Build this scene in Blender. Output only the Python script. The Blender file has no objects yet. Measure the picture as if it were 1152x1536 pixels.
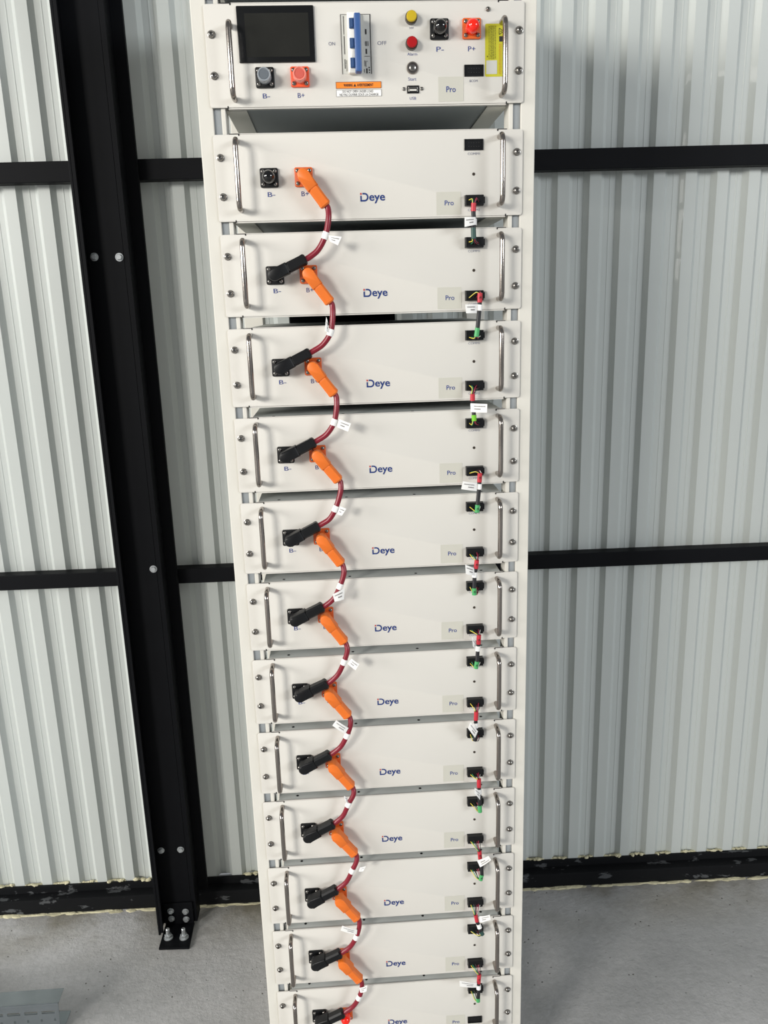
import bpy, bmesh, math, random
from mathutils import Vector, Matrix

random.seed(7)
scn = bpy.context.scene
col = scn.collection

# ------------------------------------------------------------------ camera
cam_d = bpy.data.cameras.new('camera')
cam = bpy.data.objects.new('camera', cam_d)
col.objects.link(cam)
right = (0.99783856, -0.05901421, -0.02890570)
down = (-0.04254929, -0.24502126, -0.96858357)
fwd = (0.05007769, 0.96771995, -0.24700267)
M = Matrix(((right[0], -down[0], -fwd[0], -0.065396),
            (right[1], -down[1], -fwd[1], -1.367724),
            (right[2], -down[2], -fwd[2], -0.266697),
            (0, 0, 0, 1)))
cam.matrix_world = M
cam_d.sensor_fit = 'HORIZONTAL'
cam_d.sensor_width = 36.0
cam_d.lens = 36.0 * 1205.06 / 1152.0
cam_d.clip_start = 0.02
cam_d.clip_end = 100
scn.camera = cam

# ------------------------------------------------------------------ light
world = bpy.data.worlds.new('hall_light')
scn.world = world
world.use_nodes = True
bgn = world.node_tree.nodes['Background']
bgn.inputs['Color'].default_value = (0.93, 0.97, 1.0, 1)
bgn.inputs['Strength'].default_value = 0.24

def area(name, loc, target, sx, sy, power, colour):
    l = bpy.data.lights.new(name, 'AREA')
    l.shape = 'RECTANGLE'; l.size = sx; l.size_y = sy
    l.energy = power; l.color = colour
    o = bpy.data.objects.new(name, l)
    col.objects.link(o)
    o.location = loc
    d = Vector(target) - Vector(loc)
    o.rotation_euler = d.to_track_quat('-Z', 'Y').to_euler()
    return o
area('daylight_left', (-8.2, -10.0, 2.5), (0, 0, -1.2), 2.6, 2.4, 1000, (1.0, 0.965, 0.90))
area('daylight_side', (-8.2, -3.2, 1.2), (-0.4, 0.3, -1.1), 4.2, 2.6, 520, (1.0, 0.98, 0.94))
area('daylight_right', (9.6, -9.4, 2.5), (0, 0, -1.2), 4.6, 2.4, 700, (0.93, 0.965, 1.0))
scn.view_settings.view_transform = 'Standard'
scn.view_settings.look = 'None'
scn.view_settings.exposure = 0.0
scn.view_settings.gamma = 1.0
scn.view_settings.use_curve_mapping = False

# ------------------------------------------------------------------ materials
def lin(c):
    return tuple(((x / 255.0 + 0.055) / 1.055) ** 2.4 if x > 10 else x / 255.0 / 12.92 for x in c)

def mat(name, rgb, rough=0.5, metal=0.0, coat=0.0, spec=0.5, grain=None, bump=None, alpha=None, trans=0.0):
    m = bpy.data.materials.new(name)
    m.use_nodes = True
    nt = m.node_tree; b = nt.nodes['Principled BSDF']
    c = lin(rgb) + (1,)
    b.inputs['Base Color'].default_value = c
    b.inputs['Roughness'].default_value = rough
    b.inputs['Metallic'].default_value = metal
    b.inputs['Specular IOR Level'].default_value = spec
    b.inputs['Coat Weight'].default_value = coat
    if trans: b.inputs['Transmission Weight'].default_value = trans
    tc = nt.nodes.new('ShaderNodeTexCoord')
    if grain:                      # (scale, amount)
        n = nt.nodes.new('ShaderNodeTexNoise'); n.inputs['Scale'].default_value = grain[0]
        n.inputs['Detail'].default_value = 5
        nt.links.new(tc.outputs['Object'], n.inputs['Vector'])
        mx = nt.nodes.new('ShaderNodeMix'); mx.data_type = 'RGBA'
        mx.inputs[6].default_value = tuple(max(0, x * (1 - grain[1])) for x in c[:3]) + (1,)
        mx.inputs[7].default_value = tuple(min(1, x * (1 + grain[1])) for x in c[:3]) + (1,)
        nt.links.new(n.outputs['Fac'], mx.inputs[0])
        nt.links.new(mx.outputs[2], b.inputs['Base Color'])
    if bump:                       # (scale, strength, distance)
        n2 = nt.nodes.new('ShaderNodeTexNoise'); n2.inputs['Scale'].default_value = bump[0]
        n2.inputs['Detail'].default_value = 4
        nt.links.new(tc.outputs['Object'], n2.inputs['Vector'])
        bp = nt.nodes.new('ShaderNodeBump'); bp.inputs['Strength'].default_value = bump[1]
        bp.inputs['Distance'].default_value = bump[2]
        nt.links.new(n2.outputs['Fac'], bp.inputs['Height'])
        nt.links.new(bp.outputs['Normal'], b.inputs['Normal'])
    return m

WHITE = mat('white_powder_coat', (213, 210, 203), 0.55, spec=0.18, grain=(3, 0.012), bump=(900, 0.05, 0.0003))
RACKW = mat('rack_white_paint', (218, 215, 206), 0.5, spec=0.2, grain=(2, 0.015))
CASE = mat('galvanised_case', (140, 145, 147), 0.5, metal=0.1, grain=(6, 0.08))
LID = mat('light_grey_lid', (212, 215, 211), 0.5, spec=0.3)
SLOT = mat('zinc_slot_plate', (154, 159, 162), 0.5, metal=0.0, grain=(10, 0.05))
DARK = mat('dark_gap', (14, 14, 15), 0.8)
CHROME = mat('brushed_steel_tube', (158, 151, 145), 0.2, metal=1.0)
SCREW = mat('steel_screw', (150, 147, 143), 0.25, metal=1.0)
BLACKP = mat('black_plastic', (17, 18, 20), 0.4, spec=0.3, grain=(30, 0.1))
BLACKG = mat('black_gloss_plastic', (12, 12, 13), 0.08, coat=0.5)
ORANGE = mat('orange_plastic', (228, 114, 36), 0.42, grain=(20, 0.03))
ORANGED = mat('orange_flange_plastic', (218, 96, 32), 0.4)
REDCAP = mat('red_cap_rubber', (255, 34, 14), 0.15, coat=0.4)
CLEARB = mat('clear_grey_cap', (150, 156, 162), 0.25, coat=0.3)
CLEARC = mat('clear_grey_cap_core', (104, 110, 116), 0.3)
CLEARR = mat('clear_pink_cap', (240, 138, 122), 0.25, coat=0.3)
CLEARRC = mat('clear_pink_cap_core', (206, 96, 84), 0.3)
CABLE = mat('dark_red_cable', (130, 24, 42), 0.33, grain=(60, 0.05))
PAPER = mat('white_tag', (244, 243, 240), 0.5)
INK = mat('grey_print', (120, 116, 116), 0.6)
NAVY = mat('navy_print', (40, 62, 130), 0.5)
NAVYL = mat('soft_navy_print', (96, 104, 148), 0.5)
GREYP = mat('blue_grey_print', (110, 114, 135), 0.5)
LOGO = mat('logo_blue', (24, 52, 118), 0.45)
LOGOR = mat('logo_red', (190, 44, 44), 0.45)
PATCH = mat('clear_patch_sticker', (199, 197, 186), 0.32, spec=0.5)
SCREENB = mat('screen_bezel', (22, 23, 24), 0.18, spec=0.3)
SCREEND = mat('screen_display', (38, 38, 35), 0.1, spec=0.4, grain=(14, 0.35))
BLUE = mat('blue_breaker_plastic', (58, 92, 148), 0.4)
BLUED = mat('dark_blue_breaker_plastic', (48, 82, 128), 0.45)
BRKW = mat('breaker_housing', (206, 206, 200), 0.45)
BRKWH = mat('breaker_white_plastic', (238, 236, 228), 0.4)
YLAMP = mat('yellow_lamp_cap', (196, 168, 34), 0.3)
RLAMP = mat('red_lamp_cap', (168, 16, 22), 0.3)
LAMPB = mat('lamp_bezel', (60, 52, 44), 0.35)
OLAB = mat('orange_label', (250, 138, 40), 0.5)
REDFL = mat('red_orange_flange', (240, 88, 46), 0.35)
YLAB = mat('yellow_label', (188, 184, 42), 0.45)
YINK = mat('olive_print', (112, 112, 20), 0.6)
OINK = mat('ochre_print', (190, 140, 30), 0.6)
QRW = mat('pale_grey_patch', (190, 190, 184), 0.6)
INKD = mat('black_print', (36, 34, 34), 0.6)
SLR = mat('red_heat_shrink', (190, 42, 56), 0.45)
SLG = mat('green_heat_shrink', (74, 166, 100), 0.45)
SLT = mat('teal_heat_shrink', (44, 76, 70), 0.5)
SLL = mat('lime_heat_shrink', (118, 196, 44), 0.45)
SHEATH = mat('black_cable_sheath', (26, 26, 30), 0.5)
W_Y = mat('yellow_wire', (224, 204, 84), 0.4)
W_G = mat('green_wire', (50, 140, 96), 0.4)
W_K = mat('black_wire', (28, 28, 30), 0.4)
W_R = mat('maroon_wire', (150, 40, 66), 0.4)
W_W = mat('white_wire', (224, 222, 214), 0.4)
STEELB = mat('black_painted_steel', (15, 16, 19), 0.55, spec=0.09, grain=(9, 0.25), bump=(60, 0.06, 0.001))
ZINC = mat('zinc_bolt', (196, 200, 202), 0.3, metal=0.7, grain=(200, 0.15))
GALV = mat('galvanised_channel', (132, 139, 143), 0.26, metal=0.75, grain=(25, 0.16))
FOAM = mat('expanding_foam', (206, 200, 168), 0.85, grain=(60, 0.2), bump=(120, 0.6, 0.004))

def worn_black():
    m = mat('chipped_black_paint', (24, 25, 27), 0.55, spec=0.1)
    nt = m.node_tree; b = nt.nodes['Principled BSDF']
    tc = nt.nodes.new('ShaderNodeTexCoord')
    mp = nt.nodes.new('ShaderNodeMapping'); mp.inputs['Scale'].default_value = (1, 2.2, 2.2)
    n = nt.nodes.new('ShaderNodeTexNoise'); n.inputs['Scale'].default_value = 13; n.inputs['Detail'].default_value = 8
    n.inputs['Roughness'].default_value = 0.62
    r = nt.nodes.new('ShaderNodeValToRGB')
    r.color_ramp.elements[0].position = 0.60; r.color_ramp.elements[0].color = lin((22, 23, 25)) + (1,)
    r.color_ramp.elements[1].position = 0.625; r.color_ramp.elements[1].color = lin((78, 80, 82)) + (1,)
    nt.links.new(tc.outputs['Object'], mp.inputs['Vector']); nt.links.new(mp.outputs['Vector'], n.inputs['Vector'])
    nt.links.new(n.outputs['Fac'], r.inputs['Fac']); nt.links.new(r.outputs['Color'], b.inputs['Base Color'])
    return m
WORN = worn_black()

def concrete():
    m = mat('dusty_concrete', (152, 153, 152), 0.62, spec=0.35)
    nt = m.node_tree; b = nt.nodes['Principled BSDF']; N = nt.nodes.new; L = nt.links.new
    tc = N('ShaderNodeTexCoord')
    def noise(s, d=5, r=0.55):
        n = N('ShaderNodeTexNoise'); n.inputs['Scale'].default_value = s; n.inputs['Detail'].default_value = d
        n.inputs['Roughness'].default_value = r; L(tc.outputs['Object'], n.inputs['Vector']); return n
    def ramp(src, p0, c0, p1, c1):
        r = N('ShaderNodeValToRGB'); e = r.color_ramp.elements
        e[0].position = p0; e[0].color = c0; e[1].position = p1; e[1].color = c1
        L(src, r.inputs['Fac']); return r
    big = ramp(noise(2.2, 6).outputs['Fac'], 0.32, lin((160, 160, 160)) + (1,), 0.68, lin((190, 189, 189)) + (1,))
    # brown dust gathered along the wall foot
    sep = N('ShaderNodeSeparateXYZ'); L(tc.outputs['Object'], sep.inputs[0])
    mr = N('ShaderNodeMapRange'); mr.inputs['From Min'].default_value = 0.40; mr.inputs['From Max'].default_value = 0.62
    L(sep.outputs['Y'], mr.inputs['Value'])
    dn = ramp(noise(5, 6).outputs['Fac'], 0.38, (0, 0, 0, 1), 0.62, (1, 1, 1, 1))
    mul = N('ShaderNodeMath'); mul.operation = 'MULTIPLY'; L(mr.outputs[0], mul.inputs[0]); L(dn.outputs['Color'], mul.inputs[1])
    mx = N('ShaderNodeMix'); mx.data_type = 'RGBA'; L(mul.outputs[0], mx.inputs[0]); L(big.outputs['Color'], mx.inputs[6])
    mx.inputs[7].default_value = lin((122, 116, 100)) + (1,)
    # small dark pits
    v = N('ShaderNodeTexVoronoi'); v.inputs['Scale'].default_value = 46; L(tc.outputs['Object'], v.inputs['Vector'])
    pit = ramp(v.outputs['Distance'], 0.05, (1, 1, 1, 1), 0.13, (0, 0, 0, 1))
    pn = ramp(noise(9, 3).outputs['Fac'], 0.50, (0, 0, 0, 1), 0.60, (1, 1, 1, 1))
    m2 = N('ShaderNodeMath'); m2.operation = 'MULTIPLY'; L(pit.outputs['Color'], m2.inputs[0]); L(pn.outputs['Color'], m2.inputs[1])
    mx2 = N('ShaderNodeMix'); mx2.data_type = 'RGBA'; L(m2.outputs[0], mx2.inputs[0]); L(mx.outputs[2], mx2.inputs[6])
    mx2.inputs[7].default_value = lin((92, 88, 82)) + (1,)
    L(mx2.outputs[2], b.inputs['Base Color'])
    fine = ramp(noise(70, 6, 0.7).outputs['Fac'], 0.3, (0.90, 0.90, 0.90, 1), 0.7, (1.08, 1.08, 1.08, 1))
    m3 = N('ShaderNodeMix'); m3.data_type = 'RGBA'; m3.blend_type = 'MULTIPLY'; m3.inputs[0].default_value = 1
    L(mx2.outputs[2], m3.inputs[6]); L(fine.outputs['Color'], m3.inputs[7]); L(m3.outputs[2], b.inputs['Base Color'])
    n2 = noise(38, 9, 0.68)
    add = N('ShaderNodeMath'); add.operation = 'SUBTRACT'; L(n2.outputs['Fac'], add.inputs[0]); L(m2.outputs[0], add.inputs[1])
    bp = N('ShaderNodeBump'); bp.inputs['Strength'].default_value = 0.55; bp.inputs['Distance'].default_value = 0.006
    L(add.outputs[0], bp.inputs['Height']); L(bp.outputs['Normal'], b.inputs['Normal'])
    return m
CONC = concrete()
CLAD = mat('grey_white_cladding', (192, 197, 194), 0.34, spec=0.5, coat=0.15, grain=(1.2, 0.04))

# ------------------------------------------------------------------ mesh helpers
def obj(name, bm, m, parent=None, smooth=False):
    bmesh.ops.recalc_face_normals(bm, faces=bm.faces)
    me = bpy.data.meshes.new(name); bm.to_mesh(me); bm.free()
    mm = m if isinstance(m, (list, tuple)) else [m]
    for x in mm: me.materials.append(x)
    if smooth:
        for p in me.polygons: p.use_smooth = True
        me.set_sharp_from_angle(angle=math.radians(38))
    o = bpy.data.objects.new(name, me); col.objects.link(o)
    if parent: o.parent = parent
    return o

def box(bm, x0, x1, y0, y1, z0, z1, bev=0.0, mi=0):
    vs = [bm.verts.new((x, y, z)) for x in (x0, x1) for y in (y0, y1) for z in (z0, z1)]
    fs = [(0, 1, 3, 2), (4, 6, 7, 5), (0, 4, 5, 1), (2, 3, 7, 6), (0, 2, 6, 4), (1, 5, 7, 3)]
    F = [bm.faces.new([vs[i] for i in f]) for f in fs]
    for f in F: f.material_index = mi
    if bev:
        es = list({e for f in F for e in f.edges})
        r = bmesh.ops.bevel(bm, geom=es, offset=bev, segments=2, affect='EDGES', profile=0.5)
        for f in r['faces']: f.material_index = mi

def B(*a, **k):
    bm = bmesh.new(); box(bm, *a, **k); return bm

def rrect(x0, x1, z0, z1, r, n=4):
    pts = []
    for cx, cz, a0 in ((x1 - r, z1 - r, 0), (x0 + r, z1 - r, 90), (x0 + r, z0 + r, 180), (x1 - r, z0 + r, 270)):
        for i in range(n + 1):
            a = math.radians(a0 + 90 * i / n)
            pts.append((cx + r * math.cos(a), cz + r * math.sin(a)))
    return pts

def prism(bm, poly, y0, y1, bev=0.0, mi=0, M=None, seg=2):
    """poly in xz, extruded y0 (front, smaller y) to y1"""
    a = [bm.verts.new((p[0], y0, p[1])) for p in poly]
    b = [bm.verts.new((p[0], y1, p[1])) for p in poly]
    n = len(poly)
    F = [bm.faces.new(a), bm.faces.new(b[::-1])]
    fe = list(F[0].edges)
    for i in range(n):
        F.append(bm.faces.new((a[i], b[i], b[(i + 1) % n], a[(i + 1) % n])))
    for f in F: f.material_index = mi
    vs = a + b
    if bev:
        r = bmesh.ops.bevel(bm, geom=fe, offset=bev, segments=seg, affect='EDGES', profile=0.5)
        for f in r['faces']: f.material_index = mi
        vs = list({v for f in r['faces'] for v in f.verts} | set(v for v in vs if v.is_valid))
    if M is not None:
        bmesh.ops.transform(bm, matrix=M, verts=[v for v in vs if v.is_valid])

def lathe(bm, prof, cx, cz, n=20, mi=0, axis='y', cy=0):
    """prof = [(r, y)...] around the y axis through (cx, cz)"""
    rings = []
    for r, y in prof:
        if r < 1e-6:
            v = (cx, y, cz) if axis == 'y' else (cx, cy, y)
            rings.append([bm.verts.new(v)])
        else:
            ring = []
            for i in range(n):
                a = 2 * math.pi * i / n
                if axis == 'y': v = (cx + r * math.cos(a), y, cz + r * math.sin(a))
                else: v = (cx + r * math.cos(a), cy + r * math.sin(a), y)
                ring.append(bm.verts.new(v))
            rings.append(ring)
    for A, C in zip(rings, rings[1:]):
        for i in range(n):
            j = (i + 1) % n
            if len(A) == 1 and len(C) == 1: continue
            if len(A) == 1: f = bm.faces.new((A[0], C[i], C[j]))
            elif len(C) == 1: f = bm.faces.new((A[i], C[0], A[j]))
            else: f = bm.faces.new((A[i], C[i], C[j], A[j]))
            f.material_index = mi
    for R in (rings[0], rings[-1]):
        if len(R) > 1:
            f = bm.faces.new(R); f.material_index = mi

def catmull(pts, k=6):
    P = [Vector(p) for p in pts]
    P = [P[0] * 2 - P[1]] + P + [P[-1] * 2 - P[-2]]
    out = []
    for i in range(1, len(P) - 2):
        a, b, c, d = P[i - 1], P[i], P[i + 1], P[i + 2]
        for j in range(k):
            t = j / k
            out.append(0.5 * ((2 * b) + (c - a) * t + (2 * a - 5 * b + 4 * c - d) * t * t + (3 * b - a - 3 * c + d) * t ** 3))
    out.append(P[-2]); return out

def tube(bm, pts, r, n=10, mi=0, flat=1.0):
    pts = [Vector(p) for p in pts]
    rs = r if isinstance(r, (list, tuple)) else [r] * len(pts)
    rings = []; up = None
    for i, p in enumerate(pts):
        t = (pts[min(i + 1, len(pts) - 1)] - pts[max(i - 1, 0)]).normalized()
        if up is None:
            up = Vector((0, -1, 0)) if abs(t.y) < 0.9 else Vector((1, 0, 0))
        up = (up - t * up.dot(t)).normalized(); s = t.cross(up)
        rings.append([bm.verts.new(p + (up * math.cos(2 * math.pi * k / n) * flat + s * math.sin(2 * math.pi * k / n)) * rs[i]) for k in range(n)])
    for A, C in zip(rings, rings[1:]):
        for k in range(n):
            f = bm.faces.new((A[k], A[(k + 1) % n], C[(k + 1) % n], C[k])); f.material_index = mi
    for R in (rings[0], rings[-1]):
        f = bm.faces.new(R); f.material_index = mi

_tc = {}
def text(name, body, x0, x1, z0, z1, m, parent, y=-0.0004, weight=0.0, turned=False):
    """lettering fitted to the box x0..x1, z0..z1 on the plane y"""
    cu = bpy.data.curves.new('lettering', 'FONT'); cu.body = body; cu.size = 1.0; cu.offset = weight
    cu.resolution_u = 3
    t = bpy.data.objects.new('lettering_tmp', cu); col.objects.link(t)
    dg = bpy.context.evaluated_depsgraph_get()
    me = bpy.data.meshes.new_from_object(t.evaluated_get(dg))
    bpy.data.objects.remove(t); bpy.data.curves.remove(cu)
    xs = [v.co.x for v in me.vertices]; ys = [v.co.y for v in me.vertices]
    ax, bx, ay, by = min(xs), max(xs), min(ys), max(ys)
    if turned:
        for v in me.vertices: v.co = (ay + by - v.co.y, v.co.x, 0)
        ax, bx, ay, by = ay, by, ax, bx
    for v in me.vertices:
        v.co = ((v.co.x - ax) / (bx - ax) * (x1 - x0) + x0, y, (v.co.y - ay) / (by - ay) * (z1 - z0) + z0)
    bm = bmesh.new(); bm.from_mesh(me); bpy.data.meshes.remove(me)
    return obj(name, bm, m, parent)

def empty(name, loc=(0, 0, 0)):
    o = bpy.data.objects.new(name, None); o.empty_display_size = 0.05
    o.location = loc; col.objects.link(o); return o

def tag(o, label, cat, group=None):
    o['label'] = label; o['category'] = cat
    if group: o['group'] = group
    return o

def children(o): return [c for c in bpy.data.objects if c.parent == o]

def copy_tree(o, parent=None):
    c = o.copy(); col.objects.link(c); c.parent = parent
    for ch in [x for x in list(bpy.data.objects) if x.parent == o]:
        copy_tree(ch, c)
    return c

COMM = [
  ((0.1614, -0.022, -0.1107), (0.1609, -0.022, -0.1232), (0.1618, -0.022, -0.1393), (0.1605, -0.024, -0.148), (0.161, -0.024, -0.1647), [(0.145, -0.034, -0.1331), (0.1636, -0.0275, -0.1323), (0.1636, -0.0275, -0.1438), (0.1449, -0.034, -0.1475)], 'teal'),
  ((0.1716, -0.022, -0.2489), (0.1712, -0.022, -0.2637), (0.1707, -0.022, -0.2721), (0.1673, -0.024, -0.3043), (0.1652, -0.024, -0.3185), [(0.1455, -0.034, -0.2663), (0.1658, -0.0275, -0.2665), (0.1654, -0.0275, -0.2806), (0.1468, -0.034, -0.2803)], 'green'),
  ((0.1592, -0.022, -0.4123), (0.159, -0.022, -0.4235), (0.1603, -0.022, -0.4348), (0.161, -0.024, -0.4473), (0.1614, -0.024, -0.4574), [(0.1819, -0.034, -0.4285), (0.1545, -0.0275, -0.4272), (0.1548, -0.0275, -0.4418), (0.1814, -0.034, -0.443)], 'lime'),
  ((0.1717, -0.022, -0.5482), (0.1708, -0.022, -0.5641), (0.1704, -0.022, -0.572), (0.1672, -0.024, -0.6039), (0.1663, -0.024, -0.6173), [(0.14, -0.034, -0.559), (0.1657, -0.0275, -0.5643), (0.1653, -0.0275, -0.5786), (0.1373, -0.034, -0.5727)], 'green'),
  ((0.1662, -0.022, -0.705), (0.1645, -0.022, -0.7208), (0.1623, -0.022, -0.7322), (0.1612, -0.024, -0.7564), (0.1612, -0.024, -0.7695), [(0.1438, -0.034, -0.7087), (0.1602, -0.0275, -0.7178), (0.1614, -0.0275, -0.7328), (0.1449, -0.034, -0.726)], 'green'),
  ((0.17, -0.022, -0.8475), (0.1691, -0.022, -0.8654), (0.1681, -0.022, -0.8739), (0.1662, -0.024, -0.8985), (0.164, -0.024, -0.9123), [(0.1559, -0.034, -0.8466), (0.1631, -0.0275, -0.8588), (0.163, -0.0275, -0.877), (0.1571, -0.034, -0.8634)], 'green'),
  ((0.1651, -0.022, -1.0002), (0.1643, -0.022, -1.018), (0.1639, -0.022, -1.029), (0.1639, -0.024, -1.05), (0.1616, -0.024, -1.0596), [(0.1525, -0.034, -1.0148), (0.1673, -0.0275, -1.0386), (0.1617, -0.0275, -1.052), (0.1475, -0.034, -1.0275)], 'dark'),
  ((0.1701, -0.022, -1.1423), (0.1701, -0.022, -1.1603), (0.1708, -0.022, -1.1693), (0.1711, -0.024, -1.1984), (0.1718, -0.024, -1.2131), [(0.1598, -0.034, -1.1528), (0.1722, -0.0275, -1.1672), (0.1712, -0.0275, -1.1844), (0.1604, -0.034, -1.1664)], 'green'),
  ((0.1712, -0.022, -1.3014), (0.1725, -0.022, -1.3188), (0.1742, -0.022, -1.3281), (0.1756, -0.024, -1.3541), (0.173, -0.024, -1.3661), [(0.1922, -0.034, -1.3141), (0.1715, -0.0275, -1.3342), (0.1653, -0.0275, -1.3186), (0.1867, -0.034, -1.3044)], 'green'),
  ((0.1634, -0.022, -1.4477), (0.1662, -0.022, -1.464), (0.1704, -0.022, -1.4755), (0.1733, -0.024, -1.4867), (0.1774, -0.024, -1.495), [(0.1899, -0.034, -1.4402), (0.1703, -0.0275, -1.4476), (0.1716, -0.0275, -1.4623), (0.1913, -0.034, -1.4518)], 'teal'),
  ((0.1709, -0.022, -1.5929), (0.1696, -0.022, -1.6143), (0.1696, -0.022, -1.6243), (0.1682, -0.024, -1.6497), (0.1682, -0.024, -1.6586), [(0.1286, -0.034, -1.5932), (0.1653, -0.0275, -1.6085), (0.164, -0.0275, -1.6198), (0.1292, -0.034, -1.6075)], 'green'),
]
POWER_TAGS = [
  ((-0.0757, -0.028, -0.1546), [(-0.0501, -0.037, -0.1576), (-0.0708, -0.033, -0.1552), (-0.0688, -0.033, -0.1638), (-0.0567, -0.037, -0.1704)]),
  ((-0.0741, -0.028, -0.3038), [(-0.0799, -0.037, -0.2797), (-0.078, -0.033, -0.2915), (-0.0773, -0.033, -0.3041), (-0.0831, -0.037, -0.3018)]),
  ((-0.0747, -0.028, -0.4501), [(-0.0471, -0.037, -0.4523), (-0.0667, -0.033, -0.4449), (-0.0702, -0.033, -0.458), (-0.0525, -0.037, -0.4658)]),
  ((-0.079, -0.028, -0.5988), [(-0.0606, -0.037, -0.5977), (-0.0716, -0.033, -0.5941), (-0.0766, -0.033, -0.6074), (-0.0688, -0.037, -0.6098)]),
  ((-0.0772, -0.028, -0.7394), [(-0.0908, -0.037, -0.7511), (-0.0693, -0.033, -0.7418), (-0.0714, -0.033, -0.7628), (-0.0879, -0.037, -0.7648)]),
  ((-0.0761, -0.028, -0.8837), [(-0.049, -0.037, -0.8859), (-0.0625, -0.033, -0.8763), (-0.07, -0.033, -0.8855), (-0.0564, -0.037, -0.8976)]),
  ((-0.0767, -0.028, -1.0312), [(-0.0951, -0.037, -0.9943), (-0.0734, -0.033, -1.0136), (-0.0801, -0.033, -1.0255), (-0.1027, -0.037, -1.0047)]),
  ((-0.0797, -0.028, -1.1754), [(-0.0874, -0.037, -1.1517), (-0.0814, -0.033, -1.1577), (-0.0807, -0.033, -1.172), (-0.0854, -0.037, -1.1632)]),
  ((-0.0782, -0.028, -1.3219), [(-0.0517, -0.037, -1.307), (-0.0632, -0.033, -1.313), (-0.066, -0.033, -1.321), (-0.0571, -0.037, -1.3185)]),
  ((-0.0761, -0.028, -1.4753), [(-0.1028, -0.037, -1.4392), (-0.0736, -0.033, -1.455), (-0.0753, -0.033, -1.4661), (-0.1065, -0.037, -1.4503)]),
  ((-0.0759, -0.028, -1.622), [(-0.0587, -0.037, -1.5853), (-0.0747, -0.033, -1.5944), (-0.0733, -0.033, -1.606), (-0.0606, -0.037, -1.5998)]),
]
FZ = -1.92            # floor level
def WY(x, off=0.0):   # plane of the wall rails
    return 0.612 - 0.0207 * x + off
def wallbox(bm, x0, x1, o0, o1, z0, z1, bev=0.0, mi=0):
    n0 = len(bm.verts)
    bm.verts.ensure_lookup_table()
    before = set(bm.verts)
    box(bm, x0, x1, o0, o1, z0, z1, bev, mi)
    for v in bm.verts:
        if v not in before: v.co.y = WY(v.co.x, v.co.y)

# ================================================================== SETTING
bm = bmesh.new()
box(bm, -7, 7, -8, 0.75, FZ - 0.12, FZ)
fl = obj('floor', bm, CONC); fl['kind'] = 'structure'

wall = empty('wall_back', (0, 0.66, FZ)); wall['kind'] = 'structure'
SLOPE, CREST = 0.011, 0.027
def sheet(x0, x1, phase, pitch, lap):
    pts = [(x0, lap)]
    k = math.floor((x0 - phase) / pitch) - 1
    prof = []
    while True:
        c = phase + k * pitch; k += 1
        if c > x1 + pitch: break
        prof += [(c - CREST / 2 - SLOPE, 0.050), (c - CREST / 2, 0.037), (c + CREST / 2, 0.037), (c + CREST / 2 + SLOPE, 0.050),
                 (c + pitch / 2 - 0.001, 0.050), (c + pitch / 2, 0.0492), (c + pitch / 2 + 0.002, 0.0492), (c + pitch / 2 + 0.003, 0.050)]
    def at(x):
        for (a, ya), (b, yb) in zip(prof, prof[1:]):
            if a <= x <= b: return ya + (yb - ya) * (x - a) / max(b - a, 1e-9)
        return 0.05
    P = [(x0, at(x0))] + [p for p in prof if x0 < p[0] < x1] + [(x1, at(x1))]
    bm = bmesh.new()
    zs = [FZ + 0.066, 1.6]
    T = 0.0009
    fr = [[bm.verts.new((x, WY(x, y + lap), z)) for x, y in P] for z in zs]
    bk = [[bm.verts.new((x, WY(x, y + lap + T), z)) for x, y in P] for z in zs]
    for i in range(len(P) - 1):
        bm.faces.new((fr[0][i], fr[0][i + 1], fr[1][i + 1], fr[1][i]))
        bm.faces.new((bk[0][i + 1], bk[0][i], bk[1][i], bk[1][i + 1]))
        bm.faces.new((fr[1][i], fr[1][i + 1], bk[1][i + 1], bk[1][i]))
        bm.faces.new((fr[0][i + 1], fr[0][i], bk[0][i], bk[0][i + 1]))
    for i in (0, len(P) - 1):
        bm.faces.new((fr[0][i], fr[1][i], bk[1][i], bk[0][i]))
    o = obj('cladding_sheet', bm, CLAD, wall)
    o.location = (0, -0.66, -FZ)
    return o
sheet(-2.50, -1.452, -0.806, 0.0785, 0.0012)
sheet(-1.460, -0.440, -0.806, 0.0785, 0.0)
sheet(-0.447, 0.557, -0.4185, 0.0755, 0.0012)
sheet(0.548, 1.56, 0.640, 0.0765, -0.0008)
sheet(1.55, 2.60, 0.640 + 0.0765 * 13, 0.0765, -0.002)

def rail(name, z0, z1, x0=-2.5, x1=2.6):
    bm = bmesh.new()
    wallbox(bm, x0, x1, 0.0, 0.0355, z0, z1, 0.0015)
    o = obj(name, bm, STEELB, smooth=False); o['kind'] = 'structure'; return o
rail('trim_1', 0.0295, 0.0745)
rail('trim_2', -0.942, -0.903)
bm = bmesh.new()
wallbox(bm, -2.5, 2.6, 0.0, 0.003, FZ + 0.002, FZ + 0.046, 0.0006)      # upright leg of the sole angle
wallbox(bm, -2.5, 2.6, 0.0031, 0.046, FZ + 0.043, FZ + 0.046, 0.0006)
wallbox(bm, -2.5, 2.6, 0.030, 0.0365, FZ + 0.0462, FZ + 0.068, 0.0006)
bb = obj('baseboard_back', bm, WORN); bb['kind'] = 'structure'

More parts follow.
